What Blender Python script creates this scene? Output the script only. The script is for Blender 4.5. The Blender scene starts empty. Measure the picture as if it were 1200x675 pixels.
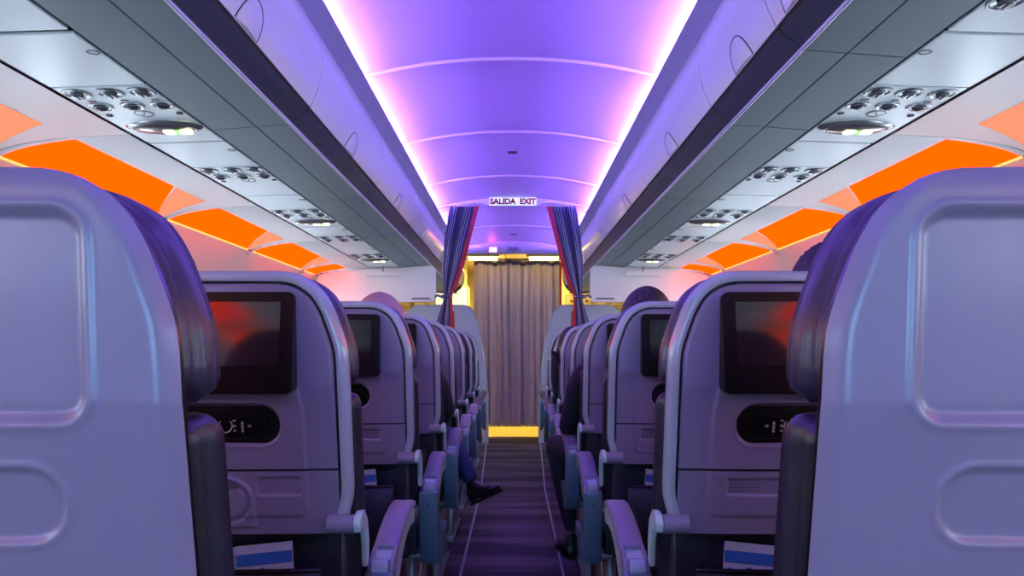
import bpy, bmesh, math, random
from mathutils import Vector, Matrix
random.seed(7)
PI = math.pi
scene = bpy.context.scene
COL = scene.collection
CAMX, CAMZ, F = 0.012, 1.02, 860.0

# ------------------------------------------------------------------ materials
MATS = {}
def mat(name, col, rough=0.5, metal=0.0, spec=0.5, emit=None, estr=0.0, coat=0.0, noise=None, bump=None, alpha=None, trans=0.0):
    if name in MATS: return MATS[name]
    m = bpy.data.materials.new(name); m.use_nodes = True
    nt = m.node_tree; b = nt.nodes['Principled BSDF']
    b.inputs['Base Color'].default_value = (*col, 1)
    b.inputs['Roughness'].default_value = rough
    b.inputs['Metallic'].default_value = metal
    b.inputs['Specular IOR Level'].default_value = spec
    b.inputs['Coat Weight'].default_value = coat
    b.inputs['Coat Roughness'].default_value = 0.15
    if trans: b.inputs['Transmission Weight'].default_value = trans
    if emit:
        b.inputs['Emission Color'].default_value = (*emit, 1)
        b.inputs['Emission Strength'].default_value = estr
    tc = nt.nodes.new('ShaderNodeTexCoord')
    if noise:
        sc, amt = noise
        n = nt.nodes.new('ShaderNodeTexNoise'); n.inputs['Scale'].default_value = sc; n.inputs['Detail'].default_value = 4
        r = nt.nodes.new('ShaderNodeMapRange')
        r.inputs['To Min'].default_value = 1 - amt; r.inputs['To Max'].default_value = 1 + amt
        mx = nt.nodes.new('ShaderNodeMix'); mx.data_type = 'RGBA'; mx.blend_type = 'MULTIPLY'; mx.inputs[0].default_value = 1
        mx.inputs[6].default_value = (*col, 1)
        nt.links.new(tc.outputs['Object'], n.inputs['Vector']); nt.links.new(n.outputs['Fac'], r.inputs['Value'])
        nt.links.new(r.outputs['Result'], mx.inputs[7]); nt.links.new(mx.outputs[2], b.inputs['Base Color'])
    if bump:
        sc, st = bump
        n2 = nt.nodes.new('ShaderNodeTexNoise'); n2.inputs['Scale'].default_value = sc; n2.inputs['Detail'].default_value = 3
        bp = nt.nodes.new('ShaderNodeBump'); bp.inputs['Strength'].default_value = st; bp.inputs['Distance'].default_value = 0.01
        nt.links.new(tc.outputs['Object'], n2.inputs['Vector']); nt.links.new(n2.outputs['Fac'], bp.inputs['Height'])
        nt.links.new(bp.outputs['Normal'], b.inputs['Normal'])
    MATS[name] = m
    return m

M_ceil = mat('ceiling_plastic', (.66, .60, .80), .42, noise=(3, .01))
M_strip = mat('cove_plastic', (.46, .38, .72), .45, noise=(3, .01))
M_bindoor = mat('bin_door_plastic', (.74, .67, .86), .27, coat=.4, noise=(2, .015))
M_binunder = mat('bin_underside', (.17, .255, .28), .42, noise=(4, .03))
M_fascia = mat('bin_fascia', (.07, .075, .10), .22, spec=.6, noise=(4, .05))
M_liphighlight = mat('lip_highlight', (.62, .56, .92), .3, coat=.5, noise=(4, .02))  # violet highlight along the rounded bin lip, put into the base colour
M_binbody = mat('bin_body', (.05, .05, .06), .6, noise=(4, .05))
M_psu = mat('service_panel', (.80, .93, .97), .33, noise=(4, .02))
M_side = mat('side_panel', (.88, .88, .88), .45, noise=(3, .015))
M_dark = mat('dark_gap', (.015, .015, .02), .6, noise=(10, .1))
M_rail = mat('rail_grey', (.10, .115, .15), .35, noise=(8, .05))
M_orange = mat('orange_glow_paint', (.02, .0, .0), 1, spec=0, emit=(1.0, .031, .0), estr=5.4)  # orange light falling on the side panel, put into the emission
M_orangepale = mat('orange_glow_paint_pale', (.3, .06, .02), 1, spec=0, emit=(1.0, .36, .20), estr=.85)  # paler end of that orange light, put into the emission
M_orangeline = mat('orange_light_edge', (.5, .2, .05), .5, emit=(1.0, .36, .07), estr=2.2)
M_led = mat('violet_led', (.2, .2, .2), .5, emit=(.29, .11, 1.0), estr=350)
M_wall = mat('sidewall', (.76, .74, .73), .5, noise=(3, .015))
M_window = mat('window_daylight', (.4, .5, .55), .4, emit=(.70, .88, 1.0), estr=12)
M_shell = mat('seat_shell', (.235, .215, .345), .34, coat=.25, noise=(6, .02), bump=(900, .03))
M_rim = mat('seat_rim', (.40, .46, .58), .18, coat=.9, noise=(6, .02))
M_leather = mat('seat_leather', (.018, .021, .036), .38, spec=.55, noise=(9, .2), bump=(14, .5))
M_leather2 = mat('seat_leather_side', (.030, .028, .065), .33, spec=.6, noise=(9, .2), bump=(10, .6))
M_blackpl = mat('black_plastic', (.008, .008, .01), .25, noise=(10, .1))
M_screen = mat('screen_glass', (.012, .009, .011), .09, spec=.8, noise=(3, .05))
M_bezel = mat('screen_bezel', (.004, .004, .005), .3, spec=.2, noise=(3, .05))
M_silver = mat('silver_detail', (.55, .56, .60), .3, metal=.6, noise=(10, .05))
M_arm = mat('armrest_grey', (.24, .22, .34), .38, noise=(8, .04))
M_armframe = mat('armrest_frame', (.50, .68, .74), .28, coat=.4, noise=(8, .02))
M_fairing = mat('seat_fairing', (.085, .17, .24), .35, coat=.2, noise=(8, .03))
M_metal = mat('leg_metal', (.35, .38, .45), .3, metal=.7, noise=(10, .05))
M_armlea = mat('brown_armrest', (.10, .065, .07), .45, noise=(20, .2), bump=(20, .4))
M_vent = mat('vent_grey', (.10, .13, .15), .25, metal=.5, noise=(20, .1))
M_chrome = mat('chrome', (.7, .72, .75), .15, metal=.9, noise=(20, .03))
M_signlit = mat('sign_lit', (.8, .8, .6), .5, emit=(1.0, .86, .48), estr=7)
M_signgreen = mat('sign_green', (.1, .5, .1), .5, emit=(.25, .9, .15), estr=1.6)
M_lens = mat('sign_lens', (.10, .09, .095), .18, spec=.7, noise=(9, .1))
M_ring = mat('sign_ring', (.25, .28, .30), .25, metal=.6, noise=(9, .05))
M_red = mat('red_trim', (.33, .003, .008), .55, noise=(20, .1))
M_header = mat('header_white', (.62, .60, .68), .4, noise=(6, .02))
M_exitplate = mat('exit_plate', (.8, .92, .9), .4, emit=(.70, .95, .88), estr=.75)
M_exittext = mat('exit_text', (.28, .0, .01), .5, noise=(20, .05))
M_text2 = mat('sign_text', (.03, .01, .10), .5, noise=(20, .05))
M_pink = mat('pink_sign', (.8, .2, .4), .5, emit=(1.0, .12, .35), estr=22)
M_hang = mat('divider_panel', (.86, .84, .86), .4, noise=(5, .015))
M_part = mat('partition_laminate', (.40, .37, .46), .4, noise=(5, .02))
M_galley = mat('galley_cream', (.75, .66, .42), .45, noise=(5, .04))
M_galleyfloor = mat('entry_floor_vinyl', (.80, .66, .30), .45, noise=(5, .04))
M_galleydark = mat('galley_frame', (.10, .08, .05), .4, noise=(5, .04))
M_galleylamp = mat('galley_lamp', (.9, .8, .4), .5, emit=(1.0, .70, .17), estr=9)
M_entrylamp = mat('entry_lamp', (.9, .8, .4), .5, emit=(1.0, .68, .15), estr=38)
M_doorwin = mat('door_window', (.9, .9, .8), .4, emit=(.95, 1.0, .85), estr=.7)
M_paperw = mat('paper_white', (.34, .40, .50), .5, noise=(30, .08))
M_paperb = mat('paper_blue', (.015, .09, .36), .4, noise=(30, .1))
M_skin = mat('skin', (.55, .32, .26), .5, noise=(12, .06))
M_skin2 = mat('skin_tan', (.30, .16, .12), .5, noise=(12, .06))
M_navy = mat('navy_cloth', (.008, .010, .022), .8, noise=(40, .2), bump=(30, .4))
M_jeans = mat('blue_jeans', (.012, .035, .10), .8, noise=(60, .25), bump=(30, .4))
M_greycloth = mat('grey_cloth', (.06, .06, .07), .8, noise=(40, .2))
M_hair = mat('dark_hair', (.012, .009, .010), .55, noise=(50, .4), bump=(90, .8))
M_hairgrey = mat('grey_hair', (.42, .24, .26), .6, noise=(60, .15), bump=(60, .3))
M_shoe = mat('black_shoe', (.010, .009, .010), .32, noise=(30, .2))
M_floorline = mat('floor_line', (.34, .32, .42), .35, noise=(12, .1))
M_white = mat('white_plastic', (.7, .7, .7), .4, noise=(9, .02))

# carpet: dark plum weave with soft crosswise bands
def carpet():
    m = mat('aisle_carpet', (.03, .02, .035), .62, spec=.35)
    nt = m.node_tree; b = nt.nodes['Principled BSDF']
    tc = nt.nodes.new('ShaderNodeTexCoord')
    mp = nt.nodes.new('ShaderNodeMapping'); mp.inputs['Scale'].default_value = (.35, 2.6, 1)
    n = nt.nodes.new('ShaderNodeTexNoise'); n.inputs['Scale'].default_value = 1.7; n.inputs['Detail'].default_value = 3
    cr = nt.nodes.new('ShaderNodeValToRGB')
    cr.color_ramp.elements[0].position = .44; cr.color_ramp.elements[0].color = (.011, .008, .014, 1)
    cr.color_ramp.elements[1].position = .57; cr.color_ramp.elements[1].color = (.105, .078, .088, 1)
    n2 = nt.nodes.new('ShaderNodeTexNoise'); n2.inputs['Scale'].default_value = 500; n2.inputs['Detail'].default_value = 2
    bp = nt.nodes.new('ShaderNodeBump'); bp.inputs['Strength'].default_value = .3; bp.inputs['Distance'].default_value = .004
    nt.links.new(tc.outputs['Object'], mp.inputs['Vector']); nt.links.new(mp.outputs['Vector'], n.inputs['Vector'])
    nt.links.new(n.outputs['Fac'], cr.inputs['Fac']); nt.links.new(cr.outputs['Color'], b.inputs['Base Color'])
    nt.links.new(tc.outputs['Object'], n2.inputs['Vector']); nt.links.new(n2.outputs['Fac'], bp.inputs['Height'])
    nt.links.new(bp.outputs['Normal'], b.inputs['Normal'])
    return m
M_carpet = carpet()
def curtain_mat(name, c1, c2, scale):
    m = mat(name, c1, .75)
    nt = m.node_tree; b = nt.nodes['Principled BSDF']
    tc = nt.nodes.new('ShaderNodeTexCoord')
    w = nt.nodes.new('ShaderNodeTexNoise'); w.inputs['Scale'].default_value = scale; w.inputs['Detail'].default_value = 5
    mp = nt.nodes.new('ShaderNodeMapping'); mp.inputs['Scale'].default_value = (1, 1, .06)
    cr = nt.nodes.new('ShaderNodeValToRGB')
    cr.color_ramp.elements[0].position = .35; cr.color_ramp.elements[0].color = (*c1, 1)
    cr.color_ramp.elements[1].position = .65; cr.color_ramp.elements[1].color = (*c2, 1)
    nt.links.new(tc.outputs['Object'], mp.inputs['Vector']); nt.links.new(mp.outputs['Vector'], w.inputs['Vector'])
    nt.links.new(w.outputs['Fac'], cr.inputs['Fac']); nt.links.new(cr.outputs['Color'], b.inputs['Base Color'])
    return m
M_curtain = curtain_mat('galley_curtain_cloth', (.56, .47, .55), (.78, .64, .70), 9)
M_curtain2 = curtain_mat('divider_curtain_cloth', (.05, .05, .14), (.09, .08, .22), 60)
M_stripe = curtain_mat('curtain_stripe_cloth', (.42, .40, .62), (.60, .58, .78), 60)

# ------------------------------------------------------------------ helpers
def tag(o, label=None, cat=None, group=None, kind=None):
    if label: o['label'] = label
    if cat: o['category'] = cat
    if group: o['group'] = group
    if kind: o['kind'] = kind
    return o
def empty(name, loc, label=None, cat=None, group=None):
    o = bpy.data.objects.new(name, None); o.empty_display_size = .05
    o.location = loc; COL.objects.link(o)
    return tag(o, label, cat, group)
class MB:
    def __init__(s): s.v = []; s.f = []; s.mi = []
    def add(s, vs, fs, mi=0):
        o = len(s.v); s.v += [tuple(v) for v in vs]
        for f in fs: s.f.append(tuple(i + o for i in f)); s.mi.append(mi)
    def box(s, x0, x1, y0, y1, z0, z1, mi=0):
        s.add([(x0,y0,z0),(x1,y0,z0),(x1,y1,z0),(x0,y1,z0),(x0,y0,z1),(x1,y0,z1),(x1,y1,z1),(x0,y1,z1)],
              [(0,3,2,1),(4,5,6,7),(0,1,5,4),(1,2,6,5),(2,3,7,6),(3,0,4,7)], mi)
    def grid(s, P, mi=0, closeu=False, closev=False):
        n = len(P); m = len(P[0]); vs = [p for r in P for p in r]; fs = []
        for i in range(n if closeu else n-1):
            for j in range(m if closev else m-1):
                a = i*m+j; b = i*m+(j+1)%m; c = ((i+1)%n)*m+(j+1)%m; d = ((i+1)%n)*m+j
                fs.append((a,b,c,d))
        s.add(vs, fs, mi)
    def prism(s, pts, fn, d0, d1, mi=0):      # pts: 2-D outline; fn(p, d) -> 3-D point
        n = len(pts); vs = [fn(p, d0) for p in pts] + [fn(p, d1) for p in pts]
        fs = [(i, (i+1)%n, n+(i+1)%n, n+i) for i in range(n)] + [tuple(range(n-1,-1,-1)), tuple(range(n, 2*n))]
        s.add(vs, fs, mi)
    def tube(s, pts, r, n=10, mi=0, cap=True):
        pts = [Vector(p) for p in pts]; rr = r if isinstance(r, (list, tuple)) else [r]*len(pts)
        rings = []
        up = Vector((0,0,1))
        for i, p in enumerate(pts):
            t = (pts[min(i+1,len(pts)-1)] - pts[max(i-1,0)]).normalized()
            a = t.cross(up)
            if a.length < .05: a = t.cross(Vector((1,0,0)))
            a.normalize(); b = a.cross(t).normalized()
            rings.append([p + (a*math.cos(2*PI*k/n) + b*math.sin(2*PI*k/n))*rr[i] for k in range(n)])
        o = len(s.v); s.grid(rings, mi, closev=True)
        if cap:
            s.f.append(tuple(range(o, o+n))); s.mi.append(mi)
            e = o + n*(len(pts)-1); s.f.append(tuple(range(e+n-1, e-1, -1))); s.mi.append(mi)
    def ball(s, c, rx, ry, rz, n=16, m=10, mi=0):
        P = []
        for i in range(m+1):
            th = PI*i/m
            P.append([(c[0]+rx*math.sin(th)*math.cos(2*PI*k/n), c[1]+ry*math.sin(th)*math.sin(2*PI*k/n), c[2]+rz*math.cos(th)) for k in range(n)])
        s.grid(P, mi, closev=True)
    def disc_stack(s, c, prof, n=24, mi=0, sx=1, sy=1):   # lathe about z: prof = [(r, z)]
        P = [[(c[0]+r*sx*math.cos(2*PI*k/n), c[1]+r*sy*math.sin(2*PI*k/n), c[2]+z) for k in range(n)] for r, z in prof]
        s.grid(P, mi, closev=True)
    def build(s, name, m, parent=None, loc=(0,0,0), smooth=True, bevel=0, seg=2, angle=40, solid=0, merge=False):
        me = bpy.data.meshes.new(name); me.from_pydata(s.v, [], s.f)
        ms = m if isinstance(m, (list, tuple)) else [m]
        for q in ms: me.materials.append(q)
        for p, i in zip(me.polygons, s.mi): p.material_index = i
        bm = bmesh.new(); bm.from_mesh(me)
        if merge: bmesh.ops.remove_doubles(bm, verts=bm.verts, dist=1e-5)
        bmesh.ops.recalc_face_normals(bm, faces=bm.faces)
        bm.to_mesh(me); bm.free()
        if smooth:
            me.polygons.foreach_set('use_smooth', [True]*len(me.polygons))
            try: me.set_sharp_from_angle(angle=math.radians(angle))
            except Exception: pass
        o = bpy.data.objects.new(name, me); COL.objects.link(o); o.location = loc
        if parent: o.parent = parent
        if solid:
            md = o.modifiers.new('s', 'SOLIDIFY'); md.thickness = solid; md.offset = 0
        if bevel:
            md = o.modifiers.new('b', 'BEVEL'); md.width = bevel; md.segments = seg; md.limit_method = 'ANGLE'; md.angle_limit = math.radians(35)
            md.harden_normals = False
        return o
def struct(o): o['kind'] = 'structure'; return o
def copy_tree(o, parent=None):
    c = o.copy(); COL.objects.link(c); c.parent = parent
    for ch in list(o.children): copy_tree(ch, c)
    return c
def rrect(hw, hh, r, n=6, cx=0, cy=0):
    pts = []
    for (sx, sy, a0) in ((1,1,0),(-1,1,PI/2),(-1,-1,PI),(1,-1,1.5*PI)):
        for k in range(n+1):
            a = a0 + k*PI/2/n
            pts.append((cx+sx*(hw-r)+r*math.cos(a), cy+sy*(hh-r)+r*math.sin(a)))
    return pts
def text_mesh(name, body, size, m, parent=None, loc=(0,0,0), rot=(PI/2,0,0), ext=.0008, spacing=1.0, bold=0):
    cu = bpy.data.curves.new(name, 'FONT'); cu.body = body; cu.size = size; cu.extrude = ext
    cu.align_x = 'CENTER'; cu.align_y = 'CENTER'; cu.space_character = spacing; cu.offset = bold
    t = bpy.data.objects.new(name+'_tmp', cu); COL.objects.link(t)
    bpy.context.view_layer.update()
    me = bpy.data.meshes.new_from_object(t.evaluated_get(bpy.context.evaluated_depsgraph_get()))
    bpy.data.objects.remove(t)
    me.materials.clear(); me.materials.append(m)
    o = bpy.data.objects.new(name, me); COL.objects.link(o); o.location = loc; o.rotation_euler = rot
    if parent: o.parent = parent
    return o
def interp(tab, t):
    if t <= tab[0][0]: return tab[0][1]
    for (a, x), (b, y) in zip(tab, tab[1:]):
        if t <= b: return x + (y-x)*(t-a)/(b-a)
    return tab[-1][1]
def smooth(a, b, x):
    t = max(0, min(1, (x-a)/(b-a))); return t*t*(3-2*t)
BACK, END = -3.2, 8.3            # cabin runs from behind the camera to the forward entry
SIDES = ((-1, 'left'), (1, 'right'))

# ------------------------------------------------------------------ floor
b = MB(); b.box(-1.85, 1.85, BACK, 11.0, -.03, 0)
struct(b.build('floor', M_carpet, smooth=False))
b = MB(); b.box(-1.7, 1.7, 8.50, 9.69, .0005, .006); struct(b.build('floor_entry', M_galleyfloor, smooth=False))
for i, (s, nm) in enumerate(SIDES):
    b = MB()
    P = []
    for y in (BACK, 5.3, 8.5):
        x = .232 if y < 6 else .305
        P.append([(s*(x-.006), y, .0005), (s*(x-.006), y, .004), (s*(x+.006), y, .004), (s*(x+.006), y, .0005)])
    b.grid(P)
    struct(b.build('trim_%d' % (i+1), M_floorline, smooth=False))

# ------------------------------------------------------------------ ceiling: overlapping arched panels
b = MB()
edges = [BACK+.4, -1.84, -.93, -.02, .89, 1.80, 2.72, 3.63, 4.55, 5.46, 6.37, 7.37]
def arch_z(x):                    # arch through apex 2.10, edges 2.035
    t = abs(x)/.575
    return 2.100 - .075*t**2.15
for y0, y1 in zip(edges, edges[1:]):
    P = []
    for (y, dz) in ((y0+.004, .006), (y0+.010, .0), (y0+.03, .0), ((y0+y1)/2, .001), (y1-.05, .0), (y1-.010, -.002), (y1-.005, -.012), (y1-.002, -.012), (y1-.002, .015)):
        P.append([(x, y, arch_z(x)+dz) for x in [-.59+1.18*k/48 for k in range(49)]])
    b.grid(P)
struct(b.build('ceiling', M_ceil, angle=50))
b = MB()                          # roof skin above everything
P = []
for y in (BACK, 11.0):
    P.append([(x, y, z) for x, z in ((-1.9, 0), (-1.9, 1.7), (-1.3, 2.3), (0, 2.45), (1.3, 2.3), (1.9, 1.7), (1.9, 0))])
b.grid(P)
struct(b.build('ceiling_outer_skin', M_binbody, smooth=False))
# cove ledges with violet light strips hidden behind
for i, (s, nm) in enumerate(SIDES):
    b = MB()
    b.prism([(s*.528, 2.002), (s*.5295, 2.0075), (s*.552, 1.9965), (s*.583, 1.981), (s*.60, 1.978), (s*.60, 1.968), (s*.578, 1.975)], lambda p, d: (p[0], d, p[1]), BACK, 7.40)
    struct(b.build('trim_%d' % (i+4), M_strip))
    for k, (y0, y1) in enumerate(zip(edges, edges[1:])):
        if k < 1: continue
        root = empty('cove_light', (s*.575, y0+.02, 2.0), 'violet cove light along the %s ceiling edge, %s' % (nm,
            ['behind the camera', 'behind the camera', 'above the camera', 'just ahead of the camera', 'at the top of the photo', 'second from the top of the photo', 'third from the top', 'just before the SALIDA EXIT sign', 'just past the SALIDA EXIT sign', 'farthest forward', 'farthest', 'farthest'][k-1]), 'light strip', 'violet cove lights')
        b = MB(); L = y1-y0-.04
        b.prism([(0, -.006), (.0, -.002), (s*.013, .007), (s*.013, -.006)], lambda p, d: (p[0], d, p[1]), 0, L)
        b.build('light_strip', M_led, root)
        b = MB(); b.prism([(s*.0125, -.01), (s*.0125, .02), (s*.018, .02), (s*.018, -.01)], lambda p, d: (p[0], d, p[1]), 0, L)
        b.build('channel', M_white, root)
# small dark slots in the ceiling
for px, Y, w, lab in ((0.0, 4.03, .055, 'small dark ceiling slot before the SALIDA EXIT sign'), (.004, 6.9, .06, 'small dark ceiling slot beyond the SALIDA EXIT sign')):
    r = empty('ceiling_slot', (px, Y, arch_z(0)), lab, 'vent')
    b = MB(); b.prism(rrect(w/2, .022, .008), lambda p, d: (p[0], p[1], d), -.003, .003); b.build('frame', M_rail, r, bevel=.001)
    b = MB(); b.prism(rrect(w/2-.006, .014, .005), lambda p, d: (p[0], p[1], d), -.0045, -.0028); b.build('slot', M_dark, r)

# ------------------------------------------------------------------ overhead bins
door_prof = [(1.735, .593), (1.755, .583), (1.775, .574), (1.80, .5655), (1.83, .559), (1.86, .556), (1.89, .557), (1.92, .562), (1.95, .570), (1.972, .580)]
def bin_unit(s, y0, y1, label, handle_y=None, mid=True):
    r = empty('overhead_bin', (s*.66, y0, 1.684), label, 'overhead bin', 'overhead bins')
    ox, oz = s*.66, 1.684
    L = y1-y0; g = .0025
    fn = lambda p, d: (s*p[0]-ox, d, p[1]-oz)
    b = MB(); b.prism([(.885, 1.695), (.66, 1.70), (.612, 1.742), (.572, 1.83), (.572, 1.93), (.60, 1.968), (.90, 1.968), (.90, 1.70)], fn, .004, L-.004)
    b.build('body', M_binbody, r)
    b = MB(); b.prism([(.881, 1.667), (.754, 1.677), (.754, 1.684), (.881, 1.674)], fn, g, L-g)
    b.prism([(.750, 1.677), (.656, 1.6835), (.660, 1.690), (.750, 1.684)], fn, g, L-g)
    b.build('underside_panel', M_binunder, r, bevel=.001)
    b = MB()
    b.prism([(.649, 1.6885), (.632, 1.703), (.612, 1.716), (.600, 1.729), (.608, 1.734), (.660, 1.694)], fn, g, L-g)
    b.build('fascia', M_fascia, r)
    b = MB()
    c = (.6515, 1.6865)
    b.prism([(c[0]+.0055*math.cos(a*PI/5), c[1]+.0055*math.sin(a*PI/5)) for a in range(10)], fn, g, L-g)
    b.build('lip_highlight', M_liphighlight, r)
    b = MB()
    out = [(x, z) for z, x in door_prof]; inn = [(x+.006, z) for z, x in reversed(door_prof)]
    rows = out + inn
    b.prism(rows, fn, g, L-g)
    d = b.build('door', M_bindoor, r, bevel=.0015)
    b = MB(); b.prism([(.6005, 1.7295), (.594, 1.7345), (.60, 1.7355), (.612, 1.733)], fn, g, L-g); b.build('gasket', M_dark, r)
    if handle_y is not None:
        hy = handle_y-y0; R = .064; b = MB(); P = []
        for i in range(9):
            rr = R*i/8
            P.append([(s*(interp(door_prof, 1.737+rr*math.sin(a*PI/20))-.0018-.004*(1-(i/8)**2))-ox, hy+rr*math.cos(a*PI/20), 1.737+rr*math.sin(a*PI/20)-oz) for a in range(21)])
        b.grid(P); h = b.build('handle', M_bindoor, d)
        b = MB(); q = []
        for a in range(25):
            z = 1.737+(R+.003)*math.sin(a*PI/24); q.append((s*(interp(door_prof, z)-.0006)-ox, hy+(R+.003)*math.cos(a*PI/24), z-oz))
        b.tube(q, .0014, 6); b.build('handle_groove', M_dark, h)
    # latch block at the seam
    b = MB(); b.box(*sorted((s*.612-ox, s*.603-ox)), L-.022, L-.004, 1.722-oz, 1.734-oz); b.build('latch', M_blackpl, r, bevel=.001)
    return r
pos = {'left': [(-1.04,.03,-.5),(.03,1.10,.57),(1.10,2.17,1.65),(2.17,3.22,2.67),(3.22,4.28,3.72),(4.28,5.34,4.76),(5.34,6.40,5.9),(6.40,7.40,6.9),(7.40,8.30,7.85)],
       'right':[(-1.04,.03,-.5),(.03,.57,None),(.57,1.63,1.5),(1.63,2.17,1.85),(2.17,3.22,2.67),(3.22,4.28,3.72),(4.28,5.34,4.76),(5.34,6.40,5.9),(6.40,7.40,6.9),(7.40,8.30,7.85)]}
for s, nm in SIDES:
    n = len(pos[nm])
    for i, (y0, y1, hy) in enumerate(pos[nm]):
        if y1 < .6 and y0 < 0: where = 'behind the camera'
        elif y1 <= 1.2: where = 'nearest the camera at the upper %s edge' % nm
        elif y0 > 7: where = 'at the forward entry, with rounded end'
        elif y0 > 6: where = 'second from the forward entry, past the divider curtain'
        elif y0 > 5.2: where = 'just past the divider curtain'
        else: where = {0: 'nearest in view with half-round handle', 1: 'in the row before the middle', 2: 'midway along the cabin', 3: 'just before the divider curtain'}[min(3, max(0, int(round((y0-1.10)/1.06))))]
        if nm == 'right' and abs(y0-1.63) < .01: where = 'short, second from the top of the photo'
        if nm == 'right' and abs(y0-.57) < .01: where = 'nearest in view, cut by the top of the photo'
        bin_unit(s, y0, y1, 'glossy overhead bin on the %s, %s' % (nm, where), hy)
    # rounded end cap at the forward entry
    r = empty('bin_end_cap', (s*.66, 8.30, 1.684), 'rounded white end cap closing the %s overhead bins by the entry' % nm, 'end cap')
    b = MB()
    prof = [(.651, 1.66), (.60, 1.70), (.565, 1.77), (.553, 1.85), (.562, 1.93), (.585, 1.975), (.9, 1.975), (.9, 1.66), (.75, 1.645)]
    P = []
    for d, k in ((0, 1), (.05, .99), (.11, .95), (.16, .86), (.185, .70)):
        P.append([(s*(.74+(x-.74)*k)-s*.66, d, (1.82+(z-1.82)*k)-1.684) for x, z in prof])
    b.grid(P, closev=True)
    o = len(b.v)-len(prof); b.f.append(tuple(range(o, o+len(prof)))); b.mi.append(0)
    b.build('shell', M_bindoor, r, angle=60)
    b = MB(); b.box(-.02, .02, .0, .11, -.034, -.022); b.build('edge_strip', M_fascia, r, bevel=.003)

# ------------------------------------------------------------------ passenger service panels (between bins and side panels)
def psu_z(x): return 1.667 + (x-.883)*(1.659-1.667)/(1.13-.883)
def psu_panel(s, y0, y1, name, label, cat, group):
    r = empty(name, (s*1.0, y0, psu_z(1.0)), label, cat, group)
    b = MB(); g = .003
    P = lambda x, d, y: (s*(x-1.0), y, psu_z(x)-psu_z(1.0)+d)
    x0, x1 = .892, 1.124
    b.add([P(x0,0,g), P(x1,0,g), P(x1,0,y1-y0-g), P(x0,0,y1-y0-g), P(x0,.008,g), P(x1,.008,g), P(x1,.008,y1-y0-g), P(x0,.008,y1-y0-g)],
          [(0,3,2,1),(4,5,6,7),(0,1,5,4),(1,2,6,5),(2,3,7,6),(3,0,4,7)])
    b.build('panel', M_psu, r, bevel=.002)
    return r, P
def psu_unit(s, y0, y1, label, lit=True, short=False):
    r, P = psu_panel(s, y0, y1, 'service_unit', label, 'service panel', 'passenger service units')
    yv, yl = .043, .140
    for x in (.925, 1.004, 1.087):
        c = P(x, 0, yv)
        b = MB(); b.disc_stack(c, [(.035, .001), (.034, -.002), (.028, -.003), (.022, .000), (.0, .001)], 24); v = b.build('air_nozzle', M_vent, r)
        b = MB(); b.disc_stack(c, [(.0155, .000), (.0155, -.007), (.012, -.010), (.005, -.010), (.004, -.006), (0, -.006)], 18)
        b.box(c[0]-.0025, c[0]+.0025, c[1]-.012, c[1]+.012, c[2]-.0125, c[2]-.009); b.build('nozzle_knob', M_ring, v)
        if short: continue
        c = P(x-.006, 0, yl)
        b = MB(); b.disc_stack(c, [(.031, .001), (.030, -.003), (.025, -.004), (.018, -.001), (.0, .001)], 24); v = b.build('reading_light', M_ring, r)
        b = MB(); b.disc_stack(c, [(.018, .001), (.017, -.006), (.010, -.011), (.0, -.012)], 18); b.build('light_lens', M_vent, v)
        c = P(x-.006, 0, yl-.040)
        b = MB(); b.prism(rrect(.009, .0045, .003, cx=c[0], cy=c[1]), lambda p, d: (p[0], p[1], d), c[2]-.0025, c[2]+.001); b.build('call_button', M_rail, r)
    if short: return r
    for x in (.905, 1.097):
        c = P(x, 0, .21); b = MB(); b.disc_stack(c, [(.009, .001), (.009, -.002), (.006, -.002), (.005, .0), (0, .0)], 16); b.build('speaker_hole', M_dark, r)
    c = P(1.0, 0, .205)           # symbol: ring with a bar
    b = MB()
    b.disc_stack(c, [(.026, .0005), (.026, -.0015), (.022, -.0015), (.022, .0005)], 28)
    b.add([(c[0]+u, c[1]+w, c[2]-.0015) for u, w in ((-.012*s, -.015), (-.008*s, -.018), (.012*s, .015), (.008*s, .018))], [(0,1,2,3)])
    b.build('symbol_ring', M_rail, r)
    if lit:
        c = P(1.0, 0, .32); n = 32
        def alm(k, i): 
            a = 2*PI*i/n; ca, sa = math.cos(a), math.sin(a)
            return (c[0]+.112*k*ca, c[1]+.058*k*(abs(sa)**.9*(1 if sa > 0 else -1))*(1-.15*abs(ca)))
        b = MB(); P2 = []
        for k, dz in ((1, .001), (.97, -.004), (.85, -.010), (.80, -.009)):
            P2.append([(*alm(k, i), c[2]+dz) for i in range(n)])
        b.grid(P2, closev=True); v = b.build('sign_housing', M_ring, r)
        b = MB(); P2 = []
        for k, dz in ((.80, -.009), (.6, -.0125), (.3, -.0145), (0.001, -.015)):
            P2.append([(*alm(k, i), c[2]+dz) for i in range(n)])
        b.grid(P2, closev=True); b.build('sign_lens', M_lens, v)
        q = .018 if s > 0 else .016
        for dx, mm, w in ((-.002+q, M_signlit, .015), (.022+q, M_signgreen, .006), (.046+q, M_signlit, .015)):
            if s > 0: dx = dx-.035
            b = MB(); b.prism(rrect(w, .013, .003, cx=c[0]+dx, cy=c[1]+.004), lambda p, d: (p[0], p[1], d), c[2]-.0185, c[2]-.012)
            b.build('lit_symbol', mm, v, bevel=.001)
    return r
def filler(s, y0, y1, label, oval=True):
    r, P = psu_panel(s, y0, y1, 'filler_panel', label, 'panel', 'service channel filler panels')
    if oval:
        c = P(.905, 0, .095); b = MB(); b.disc_stack(c, [(.012, .0005), (.012, -.0015), (.0095, -.0015), (.0095, .0005)], 20, sx=1.2); b.build('oval_mark', M_rail, r)
rank = ['nearest', 'second', 'third', 'fourth', 'fifth']
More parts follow.
